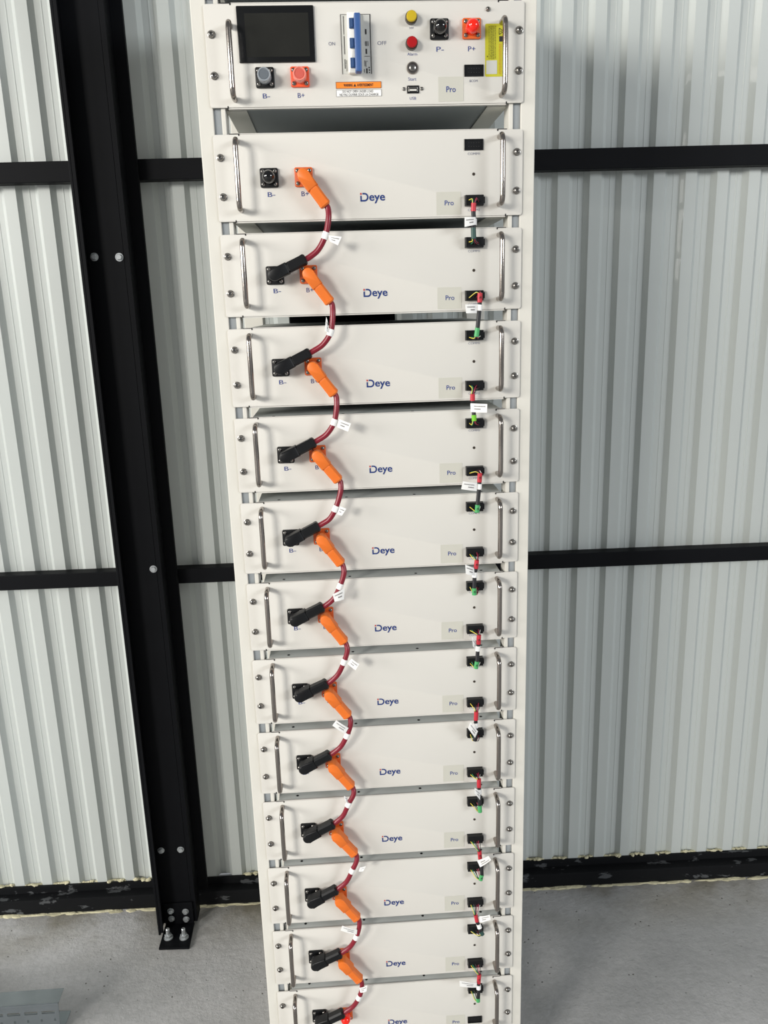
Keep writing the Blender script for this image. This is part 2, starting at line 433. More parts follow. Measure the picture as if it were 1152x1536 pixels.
# foam squeezed out under and above the sole angle
bm = bmesh.new()
rnd = random.Random(3)
def blob(cx, cy, cz, sx, sy, sz):
    r = bmesh.ops.create_icosphere(bm, subdivisions=2, radius=1.0)
    for v in r['verts']:
        k = 1 + rnd.uniform(-0.22, 0.22)
        v.co = (cx + v.co.x * sx * k, cy + v.co.y * sy * k, cz + v.co.z * sz * k)
x = -1.6
while x < 1.75:                                    # bead along the floor
    L = rnd.uniform(0.015, 0.05)
    if rnd.random() < 0.93:
        blob(x + L / 2, WY(x, -0.002 + rnd.uniform(-0.003, 0.001)), FZ + 0.0005, L * 0.7, rnd.uniform(0.003, 0.009), rnd.uniform(0.0015, 0.004))
    x += L * 0.75
for (ph, pt, a, b) in ((-0.806, 0.0785, -1.46, -0.65), (-0.4185, 0.0755, -0.44, 0.55), (0.640, 0.0765, 0.56, 1.5)):
    k0 = int((a - ph) / pt) - 1
    for k in range(k0, k0 + 40):
        c = ph + (k + 0.5) * pt                    # in each valley of the sheets
        if a < c < b:
            big = rnd.random()
            for q in range(9):
                blob(c + (q - 4) * 0.0062 + rnd.uniform(-0.003, 0.003), WY(c, 0.0425 + rnd.uniform(-0.002, 0.001)), FZ + 0.0665 + rnd.uniform(-0.001, 0.0015),
                     rnd.uniform(0.004, 0.007), rnd.uniform(0.004, 0.006), rnd.uniform(0.0015, 0.0035))
            for q in range(int(big * 5)):
                blob(c + rnd.uniform(-0.022, 0.022), WY(c, 0.033 + rnd.uniform(-0.003, 0.006)), FZ + 0.069 + rnd.uniform(0, 0.004),
                     rnd.uniform(0.003, 0.010), rnd.uniform(0.003, 0.006), rnd.uniform(0.002, 0.005))
foam = obj('expanding_foam', bm, FOAM, smooth=True)
foam['kind'] = 'stuff'
tag(foam, 'ragged cream expanding foam squeezed out along the foot of the metal wall', 'foam')

# ------------------------------------------------------------------ steel column
colm = tag(empty('steel_column', (-0.575, 0.555, FZ)), 'tall black painted steel column bolted to the floor left of the battery rack', 'column')
def cpart(name, bm, m, smooth=False, parent=colm):
    o = obj(name, bm, m, parent, smooth)
    if parent == colm: o.location = -Vector(colm.location)
    return o
cpart('web', B(-0.614, -0.533, 0.553, 0.558, FZ + 0.008, 1.55, bev=0.001), STEELB)
bm = bmesh.new(); box(bm, -0.620, -0.614, 0.512, 0.5585, FZ + 0.006, 1.55, 0.001); box(bm, -0.6138, -0.606, 0.5125, 0.5155, FZ + 0.012, 1.55, 0.0008)
cpart('flange', bm, STEELB)
cpart('flange', B(-0.533, -0.521, 0.5535, 0.600, FZ + 0.008, 1.55, bev=0.001), STEELB)
cpart('back_plate', B(-0.622, -0.4945, 0.6012, 0.6120, FZ + 0.07, 1.55, bev=0.001), STEELB)
def hexbolt(cx, z, y=0.5528, r=0.0068, parent=colm):
    bm = bmesh.new()
    lathe(bm, [(r * 1.35, y), (r * 1.35, y - 0.0012)], cx, z, 16)
    lathe(bm, [(r, y - 0.0013), (r, y - 0.0058), (r * 0.86, y - 0.0068)], cx, z, 6)
    cpart('bolt', bm, ZINC)
for cx, z in ((-0.5985, -0.139), (-0.5435, -0.141), (-0.5405, -0.877), (-0.5990, -1.677), (-0.5465, -1.678), (-0.5900, -1.868), (-0.5500, -1.873), (-0.5900, -1.893), (-0.5500, -1.898)):
    hexbolt(cx, z, 0.5528 if z > -1.8 else 0.5482)
bm = bmesh.new()
poly = [(-0.6095, 0.4650), (-0.5285, 0.4610), (-0.5300, 0.5525), (-0.6080, 0.5525)]
a = [bm.verts.new((p[0], p[1], FZ + 0.0005)) for p in poly]; b = [bm.verts.new((p[0], p[1], FZ + 0.007)) for p in poly]
bm.faces.new(a[::-1]); bm.faces.new(b)
for i in range(4): bm.faces.new((a[i], a[(i + 1) % 4], b[(i + 1) % 4], b[i]))
box(bm, -0.6080, -0.5300, 0.5485, 0.5528, FZ + 0.007, FZ + 0.075, 0.0008)
br = cpart('foot_bracket', bm, STEELB)
for cx, cy in ((-0.5905, 0.500), (-0.5480, 0.497)):
    bm = bmesh.new()
    z0 = FZ + 0.007
    lathe(bm, [(0.0125, z0), (0.0125, z0 + 0.0022)], cx, 0, 18, axis='z', cy=cy)
    lathe(bm, [(0.0100, z0 + 0.0022), (0.0100, z0 + 0.0100), (0.0088, z0 + 0.011)], cx, 0, 6, axis='z', cy=cy)
    lathe(bm, [(0.0052, z0 + 0.011), (0.0052, z0 + 0.028), (0.0040, z0 + 0.0295)], cx, 0, 14, axis='z', cy=cy)
    o = obj('anchor_bolt', bm, ZINC, colm); o.location = -Vector(colm.location)

# ------------------------------------------------------------------ galvanised channel on the floor
gx1 = -0.790; gx0 = -2.0
ch = tag(empty('steel_channel', (gx1, 0.26, FZ)), 'short galvanised slotted steel channel lying on the concrete floor', 'channel')
ch_o = -Vector(ch.location)
def skin(bm, a, b, t, x0=gx0, x1a=gx1, x1b=gx1):
    """thin plate from line a (y,z) to b (y,z), running along x"""
    (ya, za), (yb, zb) = a, b
    n = Vector((0, -(zb - za), yb - ya)).normalized() * t
    v = [bm.verts.new(p) for p in ((x0, ya, za), (x1a, ya, za), (x1b, yb, zb), (x0, yb, zb))]
    w = [bm.verts.new((q.co.x, q.co.y + n.y, q.co.z + n.z)) for q in v]
    bm.faces.new(v); bm.faces.new(w[::-1])
    for i in range(4): bm.faces.new((v[i], w[i], w[(i + 1) % 4], v[(i + 1) % 4]))
bm = bmesh.new(); skin(bm, (0.234, FZ + 0.078), (0.292, FZ + 0.064), 0.0015, x1a=-0.789, x1b=-0.7965); o = obj('top_flange', bm, GALV, ch); o.location = ch_o
# slotted web built from strips so the slots are real openings
bm = bmesh.new()
ya, za, yb, zb = 0.234, FZ + 0.0775, 0.226, FZ + 0.003
def wy(f): return (ya + (yb - ya) * f, za + (zb - za) * f)
skin(bm, wy(0), wy(0.22), 0.0015); skin(bm, wy(0.32), wy(0.50), 0.0015); skin(bm, wy(0.58), wy(1.0), 0.0015)
x = gx1
while x > gx0:
    skin(bm, wy(0.22), wy(0.32), 0.0015, x - 0.010, x, x); x -= 0.030 + 0.010
x = gx1 - 0.0
first = True
while x > gx0:
    w_ = 0.008 if first else 0.026
    skin(bm, wy(0.50), wy(0.58), 0.0015, x - w_, x, x); x -= w_ + 0.005; first = False
tube(bm, [(gx0, ya + 0.0005, za + 0.0005), (gx1, ya + 0.0005, za + 0.0005)], 0.0026, 10)
o = obj('slotted_web', bm, GALV, ch); o.location = ch_o
bm = bmesh.new(); skin(bm, (0.226, FZ + 0.001), (0.287, FZ + 0.001), 0.0015, x1a=-0.786, x1b=-0.786); o = obj('bottom_flange', bm, GALV, ch); o.location = ch_o

# ================================================================== RACK
rack = tag(empty('equipment_rack', (0, 0.25, FZ)), 'tall white open steel equipment rack full of white modules standing before the metal wall', 'rack')
RO = -Vector(rack.location)
ZT = 0.335; ZB = FZ
def rp(name, bm, m=RACKW, parent=rack, smooth=False):
    o = obj(name, bm, m, parent, smooth); o.location = RO if parent == rack else (0, 0, 0); return o
for s in (-1, 1):
    def X(a, b): return (a, b) if s > 0 else (-b, -a)
    bm = bmesh.new()
    x0, x1 = X(0.2405, 0.2635); box(bm, x0, x1, 0.0015, 0.026, ZB, ZT, 0.0012)
    x0, x1 = X(0.2600, 0.2634); box(bm, x0, x1, 0.0262, 0.060, ZB, ZT, 0.0006)
    rp('front_post', bm)
    x0, x1 = X(0.2285, 0.2400)
    rp('slot_plate', B(x0, x1, 0.0060, 0.0090, ZB + 0.02, ZT - 0.01), SLOT)
    x0, x1 = X(0.2215, 0.2284)
    bm = bmesh.new(); box(bm, x0, x1, 0.0022, 0.040, ZB + 0.02, ZT - 0.005, 0.001)
    rp('mounting_rail', bm)
    x0, x1 = X(0.2225, 0.2630); rp('rear_post', B(x0, x1, 0.44, 0.50, ZB, ZT, bev=0.0015))
    x0, x1 = X(0.2450, 0.2630); rp('side_beam', B(x0, x1, 0.0605, 0.4395, ZB + 0.02, ZB + 0.06, bev=0.001))
    rp('side_beam', B(x0, x1, 0.0605, 0.4395, ZT - 0.04, ZT, bev=0.001))
rp('added_dark_plate', B(-0.165, 0.065, 0.4405, 0.4440, -0.62, -0.20), STEELB)  # invented plate, added to darken the view through the gap between modules
rp('base_beam', B(-0.2214, 0.2214, 0.004, 0.44, ZB + 0.006, ZB + 0.06, bev=0.002))
rp('top_plate', B(-0.2634, 0.2634, 0.0015, 0.50, ZT + 0.0003, ZT + 0.03, bev=0.002))

PITCH = 0.1474; HB = 0.1282; PW = 0.2437
def screw_bm(cx, cz, y=-0.0022, r=0.0058, h=0.0042, washer=True, n=18, bm=None):
    bm = bm or bmesh.new()
    if washer: lathe(bm, [(r * 1.0, y), (r * 1.0, y - 0.0009), (r * 0.95, y - 0.0011)], cx, cz, n)
    k = 0.86 if washer else 1.0; y0 = y - (0.0011 if washer else 0)
    lathe(bm, [(r * k, y0), (r * k * 0.97, y0 - h * 0.35), (r * k * 0.80, y0 - h * 0.72), (r * k * 0.48, y0 - h), (r * k * 0.42, y0 - h),
               (r * k * 0.36, y0 - h * 0.35), (0, y0 - h * 0.35)], cx, cz, n)
    return bm
def handle_bm(cx, zt, zb, so=0.0305, r=0.0042):
    pts = [(cx, 0.0, zt)]
    R = 0.011
    pts.append((cx, -(so - R), zt))
    for i in range(1, 6):
        a = math.pi / 2 * i / 5
        pts.append((cx, -(so - R) - R * math.sin(a), zt - R * (1 - math.cos(a))))
    pts.append((cx, -so, (zt + zb) / 2))
    for i in range(0, 6):
        a = math.pi / 2 * i / 5
        pts.append((cx, -so + R * (1 - math.cos(a)), zb + R - R * math.sin(a)))
    pts.append((cx, 0.0, zb))
    bm = bmesh.new(); tube(bm, pts, r, 14); return bm

def terminal(parent, cx, cz, m, port=True, name='terminal_flange'):
    """square flanged terminal: flange > four screws, socket"""
    bm = bmesh.new(); prism(bm, rrect(cx - 0.0144, cx + 0.0144, cz - 0.0144, cz + 0.0144, 0.0028), -0.0062, -0.0021, 0.0009)
    f = obj(name, bm, m, parent, True)
    for dx in (-0.0094, 0.0094):
        for dz in (-0.0094, 0.0094):
            obj('flange_screw', screw_bm(cx + dx, cz + dz, -0.0060, 0.0033, 0.0024, False, 12), SCREW, f, True)
    bm = bmesh.new(); lathe(bm, [(0.0090, -0.0061), (0.0090, -0.0125), (0.0080, -0.0132), (0.0060, -0.0132), (0.0060, -0.0080), (0, -0.0080)], cx, cz, 20)
    obj('socket', bm, m, f, True)
    return f

def header(parent, cx, cz, name='signal_port'):
    w, h = 0.0150, 0.0082
    bm = bmesh.new()
    y0, y1 = -0.0036, -0.0018
    box(bm, cx - w, cx + w, y0, y1, cz + h - 0.0013, cz + h); box(bm, cx - w, cx + w, y0, y1, cz - h, cz - h + 0.0013)
    box(bm, cx - w, cx - w + 0.0016, y0, y1, cz - h + 0.0014, cz + h - 0.0014); box(bm, cx + w - 0.0016, cx + w, y0, y1, cz - h + 0.0014, cz + h - 0.0014)
    box(bm, cx - w + 0.0017, cx + w - 0.0017, -0.0023, -0.0018, cz - h + 0.0014, cz + h - 0.0014)
    p = obj(name, bm, BLACKP, parent)
    bm = bmesh.new()
    for i in range(5):
        for j in (-1, 1):
            x = cx + (i - 2) * 0.0040; z = cz + j * 0.0027
            box(bm, x - 0.0005, x + 0.0005, -0.0033, -0.0023, z - 0.0003, z + 0.0003)
    obj('pins', bm, SCREW, p)['kind'] = 'stuff'
    return p

def shell(parent, ztop, H, depth=0.42):
    """front plate with ears, folded lip, casing; z of the module's top = ztop"""
    bm = bmesh.new()
    prism(bm, rrect(-PW, PW, ztop - H, ztop, 0.0042), -0.0020, 0.0, 0.0006)
    obj('front_panel', bm, WHITE, parent, True)
    bm = bmesh.new()
    box(bm, -0.2165, 0.2165, -0.0012, 0.006, ztop - H - 0.0022, ztop - H - 0.0004, 0.0004)
    box(bm, -0.2175, 0.2175, -0.0016, 0.0012, ztop + 0.0002, ztop + 0.0014, 0.0003)
    obj('folded_lip', bm, WHITE, parent)
    bm = bmesh.new()
    for s in (-1, 1):
        a, b = sorted((s * 0.2180, s * 0.2030))
        box(bm, a, b, -0.0021, -0.0012, ztop + 0.0001, ztop + 0.0011)
        box(bm, s * 0.2032 - 0.0010, s * 0.2032 + 0.0010, -0.0023, -0.0015, ztop - 0.0022, ztop + 0.0008)
        box(bm, s * 0.2166 - 0.0009, s * 0.2166 + 0.0009, -0.0023, -0.0015, ztop - H - 0.0012, ztop - H + 0.0022)
    obj('bend_notches', bm, DARK, parent)['kind'] = 'stuff'
    obj('casing', B(-0.2130, 0.2130, 0.0006, depth, ztop - H + 0.001, ztop - 0.0006, bev=0.0005), CASE, parent)
    obj('lid', B(-0.2131, 0.2131, 0.0005, depth + 0.0005, ztop - 0.0005, ztop + 0.0000), LID, parent)
    for hx in (-0.178, -0.0595, 0.0605, 0.180):
        bm = bmesh.new(); lathe(bm, [(0.0026, ztop + 0.0001), (0.0026, ztop + 0.0003)], hx, 0, 14, axis='z', cy=0.0145)
        obj('screw_hole', bm, DARK, parent)

# ------------------------------------------------------------------ battery module (built once, copied)
bat = empty('battery_module', (0, 0, 0))
shell(bat, 0, HB)
for x in (-0.2342, 0.2342):
    for z in (-0.0336, -0.0912): obj('rack_screw', screw_bm(x, z), SCREW, bat, True)
for x in (-0.2068, 0.2060): obj('handle', handle_bm(x, -0.0108, -0.1115), CHROME, bat, True)
terminal(bat, -0.1600, -0.0644, BLACKP); terminal(bat, -0.1058, -0.0644, ORANGED)
header(bat, 0.1649, -0.0216); header(bat, 0.1649, -0.1050)
text('lettering', 'B-', -0.1640, -0.1522, -0.0922, -0.0852, NAVY, bat, -0.0024)
text('lettering', 'B+', -0.1108, -0.0992, -0.0922, -0.0852, NAVY, bat, -0.0024)
text('lettering', 'COMM1', 0.1553, 0.1747, -0.0366, -0.0330, GREYP, bat, -0.0024)
text('lettering', 'COMM2', 0.1553, 0.1747, -0.1206, -0.1170, GREYP, bat, -0.0024)
bm = bmesh.new(); prism(bm, rrect(0.1044, 0.1442, -0.1252, -0.0908, 0.0006), -0.00235, -0.00205)
st = obj('sticker', bm, PATCH, bat); st['label'] = 'clear square sticker'
text('lettering', 'Pro', 0.1177, 0.1323, -0.1112, -0.1036, NAVY, st, -0.0026, 0.01)
bm = bmesh.new(); lathe(bm, [(0.0024, -0.0019), (0.0024, -0.0024), (0.0014, -0.0024), (0.0012, -0.0021), (0, -0.0021)], 0.1648, -0.0650, 16)
obj('indicator', bm, LAMPB, bat)
# logo: red dot, open D, then eye
lg = bmesh.new()
def bar(x0, x1, z0, z1): box(lg, x0, x1, -0.00255, -0.00215, z0, z1)
x0, zb_, zt_ = -0.0176, -0.1024, -0.0894
bar(x0, x0 + 0.0022, zb_, zt_ - 0.0042)
t = 0.0024
pts_o = []; pts_i = []
cx_, r_ = -0.0108, (zt_ - zb_) / 2
for i in range(13):
    a = math.radians(90 - 180 * i / 12)
    pts_o.append((cx_ + r_ * math.cos(a) * 0.95, (zb_ + zt_) / 2 + r_ * math.sin(a)))
    pts_i.append((cx_ + (r_ - t) * math.cos(a) * 0.95, (zb_ + zt_) / 2 + (r_ - t) * math.sin(a)))
pts_o = [(x0 + 0.0036, zt_)] + pts_o + [(x0 + 0.0022, zb_)]
pts_i = [(x0 + 0.0036, zt_ - t)] + pts_i + [(x0 + 0.0022, zb_ + t)]
A_ = [lg.verts.new((p[0], -0.0025, p[1])) for p in pts_o]; C_ = [lg.verts.new((p[0], -0.0025, p[1])) for p in pts_i]
for i in range(len(A_) - 1): lg.faces.new((A_[i], A_[i + 1], C_[i + 1], C_[i]))
logo = obj('logo', lg, LOGO, bat)
text('lettering', 'eye', -0.0034, 0.0218, -0.1055, -0.0930, LOGO, logo, -0.0025, 0.016)
obj('logo_dot', B(x0, x0 + 0.0022, -0.00255, -0.00215, zt_ - 0.0028, zt_), LOGOR, logo)

ORD = ['first', 'second', 'third', 'fourth', 'fifth', 'sixth', 'seventh', 'eighth', 'ninth', 'tenth', 'eleventh', 'twelfth']
for k in range(12):
    o = bat if k == 0 else copy_tree(bat)
    o.location = (0, 0, -k * PITCH)
    if k == 0: lb = 'topmost white battery module with black capped left terminal, just under the control unit'
    elif k == 11: lb = 'lowest white battery module in view, with a red capped terminal, at the bottom edge'
    elif k == 10: lb = 'white battery module directly above the lowest one in view'
    else: lb = '%s white battery module counted down from below the control unit' % ORD[k]
    tag(o, lb, 'battery', 'white battery modules stacked in the rack')

# support angles under each module, part of the rack
def ledge(zu):
    for s in (-1, 1):
        bm = bmesh.new()
        a, b = sorted((s * 0.2214, s * 0.1900)); box(bm, a, b, 0.016, 0.438, zu - 0.0016, zu)
        a, b = sorted((s * 0.2214, s * 0.2198)); box(bm, a, b, 0.016, 0.438, zu + 0.0002, zu + 0.022)
        rp('support_angle', bm)
for k in range(12): ledge(-k * PITCH - HB + 0.0005)
ledge(0.0380)

# ------------------------------------------------------------------ control unit
CT = 0.1808; CH = CT - 0.0380
ctl = tag(empty('control_unit', (0, 0, 0)), 'white control unit with black screen and blue breaker at the top of the rack', 'control unit')
shell(ctl, CT, CH)
for x, z in ((-0.2342, 0.1394), (-0.2342, 0.0826), (0.2358, 0.1400), (0.2358, 0.0838)): obj('rack_screw', screw_bm(x, z), SCREW, ctl, True)
obj('handle', handle_bm(-0.2050, 0.1500, 0.0490), CHROME, ctl, True)
obj('handle', handle_bm(0.2085, 0.1510, 0.0490), CHROME, ctl, True)
obj('panel_screw', screw_bm(0.1871, 0.1693, -0.0021, 0.0036, 0.003, True, 14), SCREW, ctl, True)
bm = bmesh.new(); prism(bm, rrect(-0.1947, -0.0788, 0.0996, 0.1768, 0.0015), -0.0050, -0.0021, 0.0008)
scr = obj('touch_screen', bm, SCREENB, ctl, True)
obj('display', B(-0.1830, -0.0870, -0.0053, -0.0051, 0.1070, 0.1665), SCREEND, scr)
terminal(ctl, -0.1574, 0.0788, BLACKP); terminal(ctl, -0.1039, 0.0790, REDFL)['label'] = 'bright orange red terminal flange'
terminal(ctl, 0.1118, 0.1423, BLACKP); terminal(ctl, 0.1616, 0.1424, ORANGED)
for s_, a, b, c, d, m_ in (('B-', -0.1624, -0.1514, 0.0503, 0.0570, NAVY), ('B+', -0.1088, -0.0984, 0.0503, 0.0570, NAVY),
        ('P-', 0.1072, 0.1186, 0.1116, 0.1186, NAVY), ('P+', 0.1563, 0.1677, 0.1116, 0.1186, NAVY),
        ('ON', -0.0581, -0.0482, 0.1222, 0.1272, GREYP), ('OFF', 0.0166, 0.0304, 0.1222, 0.1274, GREYP),
        ('HV', 0.0665, 0.0728, 0.1434, 0.1466, GREYP), ('Alarm', 0.0622, 0.0774, 0.1069, 0.1110, NAVYL),
        ('Start', 0.0628, 0.0753, 0.0718, 0.0766, NAVYL), ('USB', 0.0646, 0.0745, 0.0449, 0.0489, NAVYL),
        ('BCOM', 0.1587, 0.1711, 0.0685, 0.0719, GREYP)):
    text('lettering', s_, a, b, c, d, m_, ctl, -0.0024)
# breaker
brk = obj('circuit_breaker', B(-0.0385, 0.0066, -0.0024, -0.0020, 0.0826, 0.1642), BRKW, ctl)
bm = bmesh.new(); box(bm, -0.0388, -0.0380, -0.0028, -0.0021, 0.0824, 0.1644); box(bm, 0.0056, 0.0068, -0.0028, -0.0021, 0.0824, 0.1644); box(bm, -0.0379, 0.0055, -0.0028, -0.0021, 0.1639, 0.1644)
obj('opening_edge', bm, INKD, brk)
bm = bmesh.new()
prism(bm, rrect(-0.0290, -0.0100, 0.0815, 0.1655, 0.002), -0.0120, -0.0026, 0.002)
obj('raised_housing', bm, BRKWH, brk, True)
for za, zb in ((0.1420, 0.1560), (0.1150, 0.1290), (0.0880, 0.1020)):
    bm = bmesh.new(); box(bm, -0.0262, -0.0170, -0.0150, -0.0121, za, zb, 0.0008); box(bm, -0.0232, -0.0200, -0.0165, -0.0151, za + 0.001, zb - 0.001, 0.0004)
    obj('toggle', bm, BLUED, brk)
bm = bmesh.new(); prism(bm, rrect(-0.0190, -0.0092, 0.0790, 0.1585, 0.0022), -0.0300, -0.0152, 0.0018)
obj('tie_bar', bm, BLUE, brk, True)
bm = bmesh.new()
for x, a, b, w in ((-0.0345, 0.137, 0.162, 0.0008), (-0.0345, 0.110, 0.135, 0.0010), (-0.0345, 0.090, 0.103, 0.0010), (-0.0318, 0.086, 0.102, 0.0006)):
    box(bm, x, x + w, -0.0028, -0.0025, a, b)
for a, b, x, w in ((0.137, 0.144, -0.0018, 0.0022), (0.110, 0.117, -0.0018, 0.0022), (0.083, 0.090, -0.0018, 0.0022),
                   (0.121, 0.1275, -0.0022, 0.0006), (0.121, 0.1275, -0.0010, 0.0006), (0.121, 0.1275, 0.0004, 0.0006), (0.121, 0.1275, 0.0022, 0.0006),
                   (0.1065, 0.107, -0.004, 0.0085), (0.093, 0.101, -0.004, 0.0007), (0.092, 0.099, -0.0022, 0.0007), (0.0995, 0.1000, -0.003, 0.004),
                   (0.090, 0.092, 0.0020, 0.0018), (0.0865, 0.0885, 0.0022, 0.0018), (0.0835, 0.0850, 0.0022, 0.0018), (0.084, 0.089, -0.0050, 0.0008)):
    box(bm, x, x + w, -0.0028, -0.0025, a, b)
obj('printing', bm, INKD, brk)['kind'] = 'stuff'
# lamps and start button
for cz, m_, nm in ((0.1578, YLAMP, 'yellow lamp'), (0.1226, RLAMP, 'red lamp')):
    bm = bmesh.new(); lathe(bm, [(0.0092, -0.0021), (0.0092, -0.0095), (0.0082, -0.0105), (0.0075, -0.0105)], 0.0688, cz, 26)
    lp = obj('indicator_lamp', bm, LAMPB, ctl, True); lp['label'] = nm
    bm = bmesh.new(); lathe(bm, [(0.0078, -0.0098), (0.0078, -0.0145), (0.0070, -0.0155), (0, -0.0160)], 0.0688, cz, 26)
    obj('lens', bm, m_, lp, True)
bm = bmesh.new(); lathe(bm, [(0.0092, -0.0021), (0.0090, -0.0035), (0.0080, -0.0046), (0.0062, -0.0046), (0.0060, -0.0030), (0, -0.0030)], 0.0698, 0.0896, 28)
sb = obj('start_button', bm, CHROME, ctl, True)
bm = bmesh.new(); lathe(bm, [(0.0052, -0.0032), (0.0052, -0.0052), (0.0044, -0.0058), (0, -0.0058)], 0.0698, 0.0896, 24); obj('button_cap', bm, SCREW, sb, True)
bm = bmesh.new(); prism(bm, rrect(0.0606, 0.0794, 0.0538, 0.0648, 0.0006), -0.0036, -0.0021, 0.0004)
us = obj('usb_port', bm, BLACKP, ctl)
bm = bmesh.new(); box(bm, 0.0630, 0.0768, -0.0042, -0.0037, 0.0560, 0.0625, 0.0002); obj('metal_shell', bm, SCREW, us)
bm = bmesh.new(); box(bm, 0.0646, 0.0752, -0.0047, -0.0043, 0.0572, 0.0590); obj('tongue', bm, BRKWH, us)
for x in (0.0559, 0.0837): obj('port_screw', screw_bm(x, 0.0603, -0.0021, 0.0028, 0.0018, False, 12), SCREW, ctl, True)
header(ctl, 0.1652, 0.0846)
bm = bmesh.new(); prism(bm, rrect(0.1096, 0.1490, 0.0415, 0.0766, 0.0006), -0.00235, -0.00205)
st = obj('sticker', bm, PATCH, ctl); st['label'] = 'clear square sticker'
text('lettering', 'Pro', 0.1219, 0.1367, 0.0546, 0.0630, NAVY, st, -0.0026, 0.01)
# orange and white warning labels
def frame(x0, x1, z0, z1, t, y, m, parent):
    bm = bmesh.new(); box(bm, x0, x1, y - 0.0002, y, z1 - t, z1); box(bm, x0, x1, y - 0.0002, y, z0, z0 + t)
    box(bm, x0, x0 + t, y - 0.0002, y, z0 + t, z1 - t); box(bm, x1 - t, x1, y - 0.0002, y, z0 + t, z1 - t)
    return obj('border', bm, m, parent)
wl = obj('warning_label', B(-0.0494, 0.0208, -0.0024, -0.0021, 0.0622, 0.0715), OLAB, ctl); wl['label'] = 'orange warning label'
frame(-0.0494, 0.0208, 0.0622, 0.0715, 0.0004, -0.0025, INKD, wl)
text('lettering', 'WARNING', -0.0375, -0.0235, 0.0648, 0.0688, INKD, wl, -0.0027, 0.02)
text('lettering', 'AVERTISSEMENT', -0.0168, 0.0085, 0.0648, 0.0688, INKD, wl, -0.0027, 0.02)
bm = bmesh.new(); prism(bm, [(-0.0222, 0.0648), (-0.0182, 0.0648), (-0.0202, 0.0690)], -0.0027, -0.0025); obj('warning_triangle', bm, INKD, wl)
wl = obj('warning_label', B(-0.0494, 0.0208, -0.0024, -0.0021, 0.0508, 0.0604), PAPER, ctl); wl['label'] = 'white two line warning label'
frame(-0.0494, 0.0208, 0.0508, 0.0604, 0.0003, -0.0025, INKD, wl)
text('lettering', 'DO NOT OPEN UNDER LOAD', -0.0395, 0.0080, 0.0562, 0.0596, INKD, wl, -0.0027)
text('lettering', 'NE PAS OUVRIR SOUS LA CHARGE', -0.0440, 0.0160, 0.0516, 0.0551, INKD, wl, -0.0027)
# yellow label, printed sideways
bm = bmesh.new(); prism(bm, rrect(0.1828, 0.2185, 0.0758, 0.1494, 0.002), -0.0024, -0.0021)
yl = obj('caution_label', bm, YLAB, ctl); yl['label'] = 'yellow label printed sideways'
bm = bmesh.new(); rr = random.Random(5)
for x in (0.1884, 0.1908, 0.1926, 0.1943, 0.1960, 0.1983):
    z = 0.1465
    while z > 0.1010:
        L = rr.uniform(0.001, 0.004); box(bm, x, x + 0.0009, -0.0027, -0.0025, max(z - L, 0.100), z); z -= L + 0.0007
obj('printing', bm, YINK, yl)['kind'] = 'stuff'
bm = bmesh.new()
for x in (0.2045, 0.2068):
    z = 0.1215
    while z > 0.0800:
        L = rr.uniform(0.001, 0.004); box(bm, x, x + 0.0010, -0.0027, -0.0025, max(z - L, 0.079), z); z -= L + 0.0007
obj('printing', bm, OINK, yl)['kind'] = 'stuff'
bm = bmesh.new(); box(bm, 0.2046, 0.2125, -0.0027, -0.0025, 0.1245, 0.1320)
tri = [(0.2045, 0.1342), (0.2045, 0.1432), (0.2115, 0.1387)]
for a, b in ((0, 1), (1, 2), (2, 0)):
    tube(bm, [(tri[a][0], -0.0026, tri[a][1]), (tri[b][0], -0.0026, tri[b][1])], 0.0004, 4)
box(bm, 0.2062, 0.2085, -0.0027, -0.0025, 0.1382, 0.1392)
box(bm, 0.1857, 0.1868, -0.0027, -0.0025, 0.1030, 0.1050)
obj('symbol', bm, INKD, yl)
obj('blank_square', B(0.1846, 0.2014, -0.0027, -0.0025, 0.0793, 0.0985), QRW, yl)

# dark blanking panel above the control unit
bp = tag(empty('blanking_panel', (0, 0, 0.19)), 'white blanking panel above the control unit, only its shadowed lower edge near view', 'panel')
bm = bmesh.new(); prism(bm, rrect(-PW, PW, 0.1895, 0.325, 0.004), -0.0020, 0.0, 0.0006); o = obj('front_panel', bm, WHITE, bp); o.location = (0, 0, -0.19)
o = obj('casing', B(-0.2130, 0.2130, 0.0006, 0.42, 0.1910, 0.325), CASE, bp); o.location = (0, 0, -0.19)

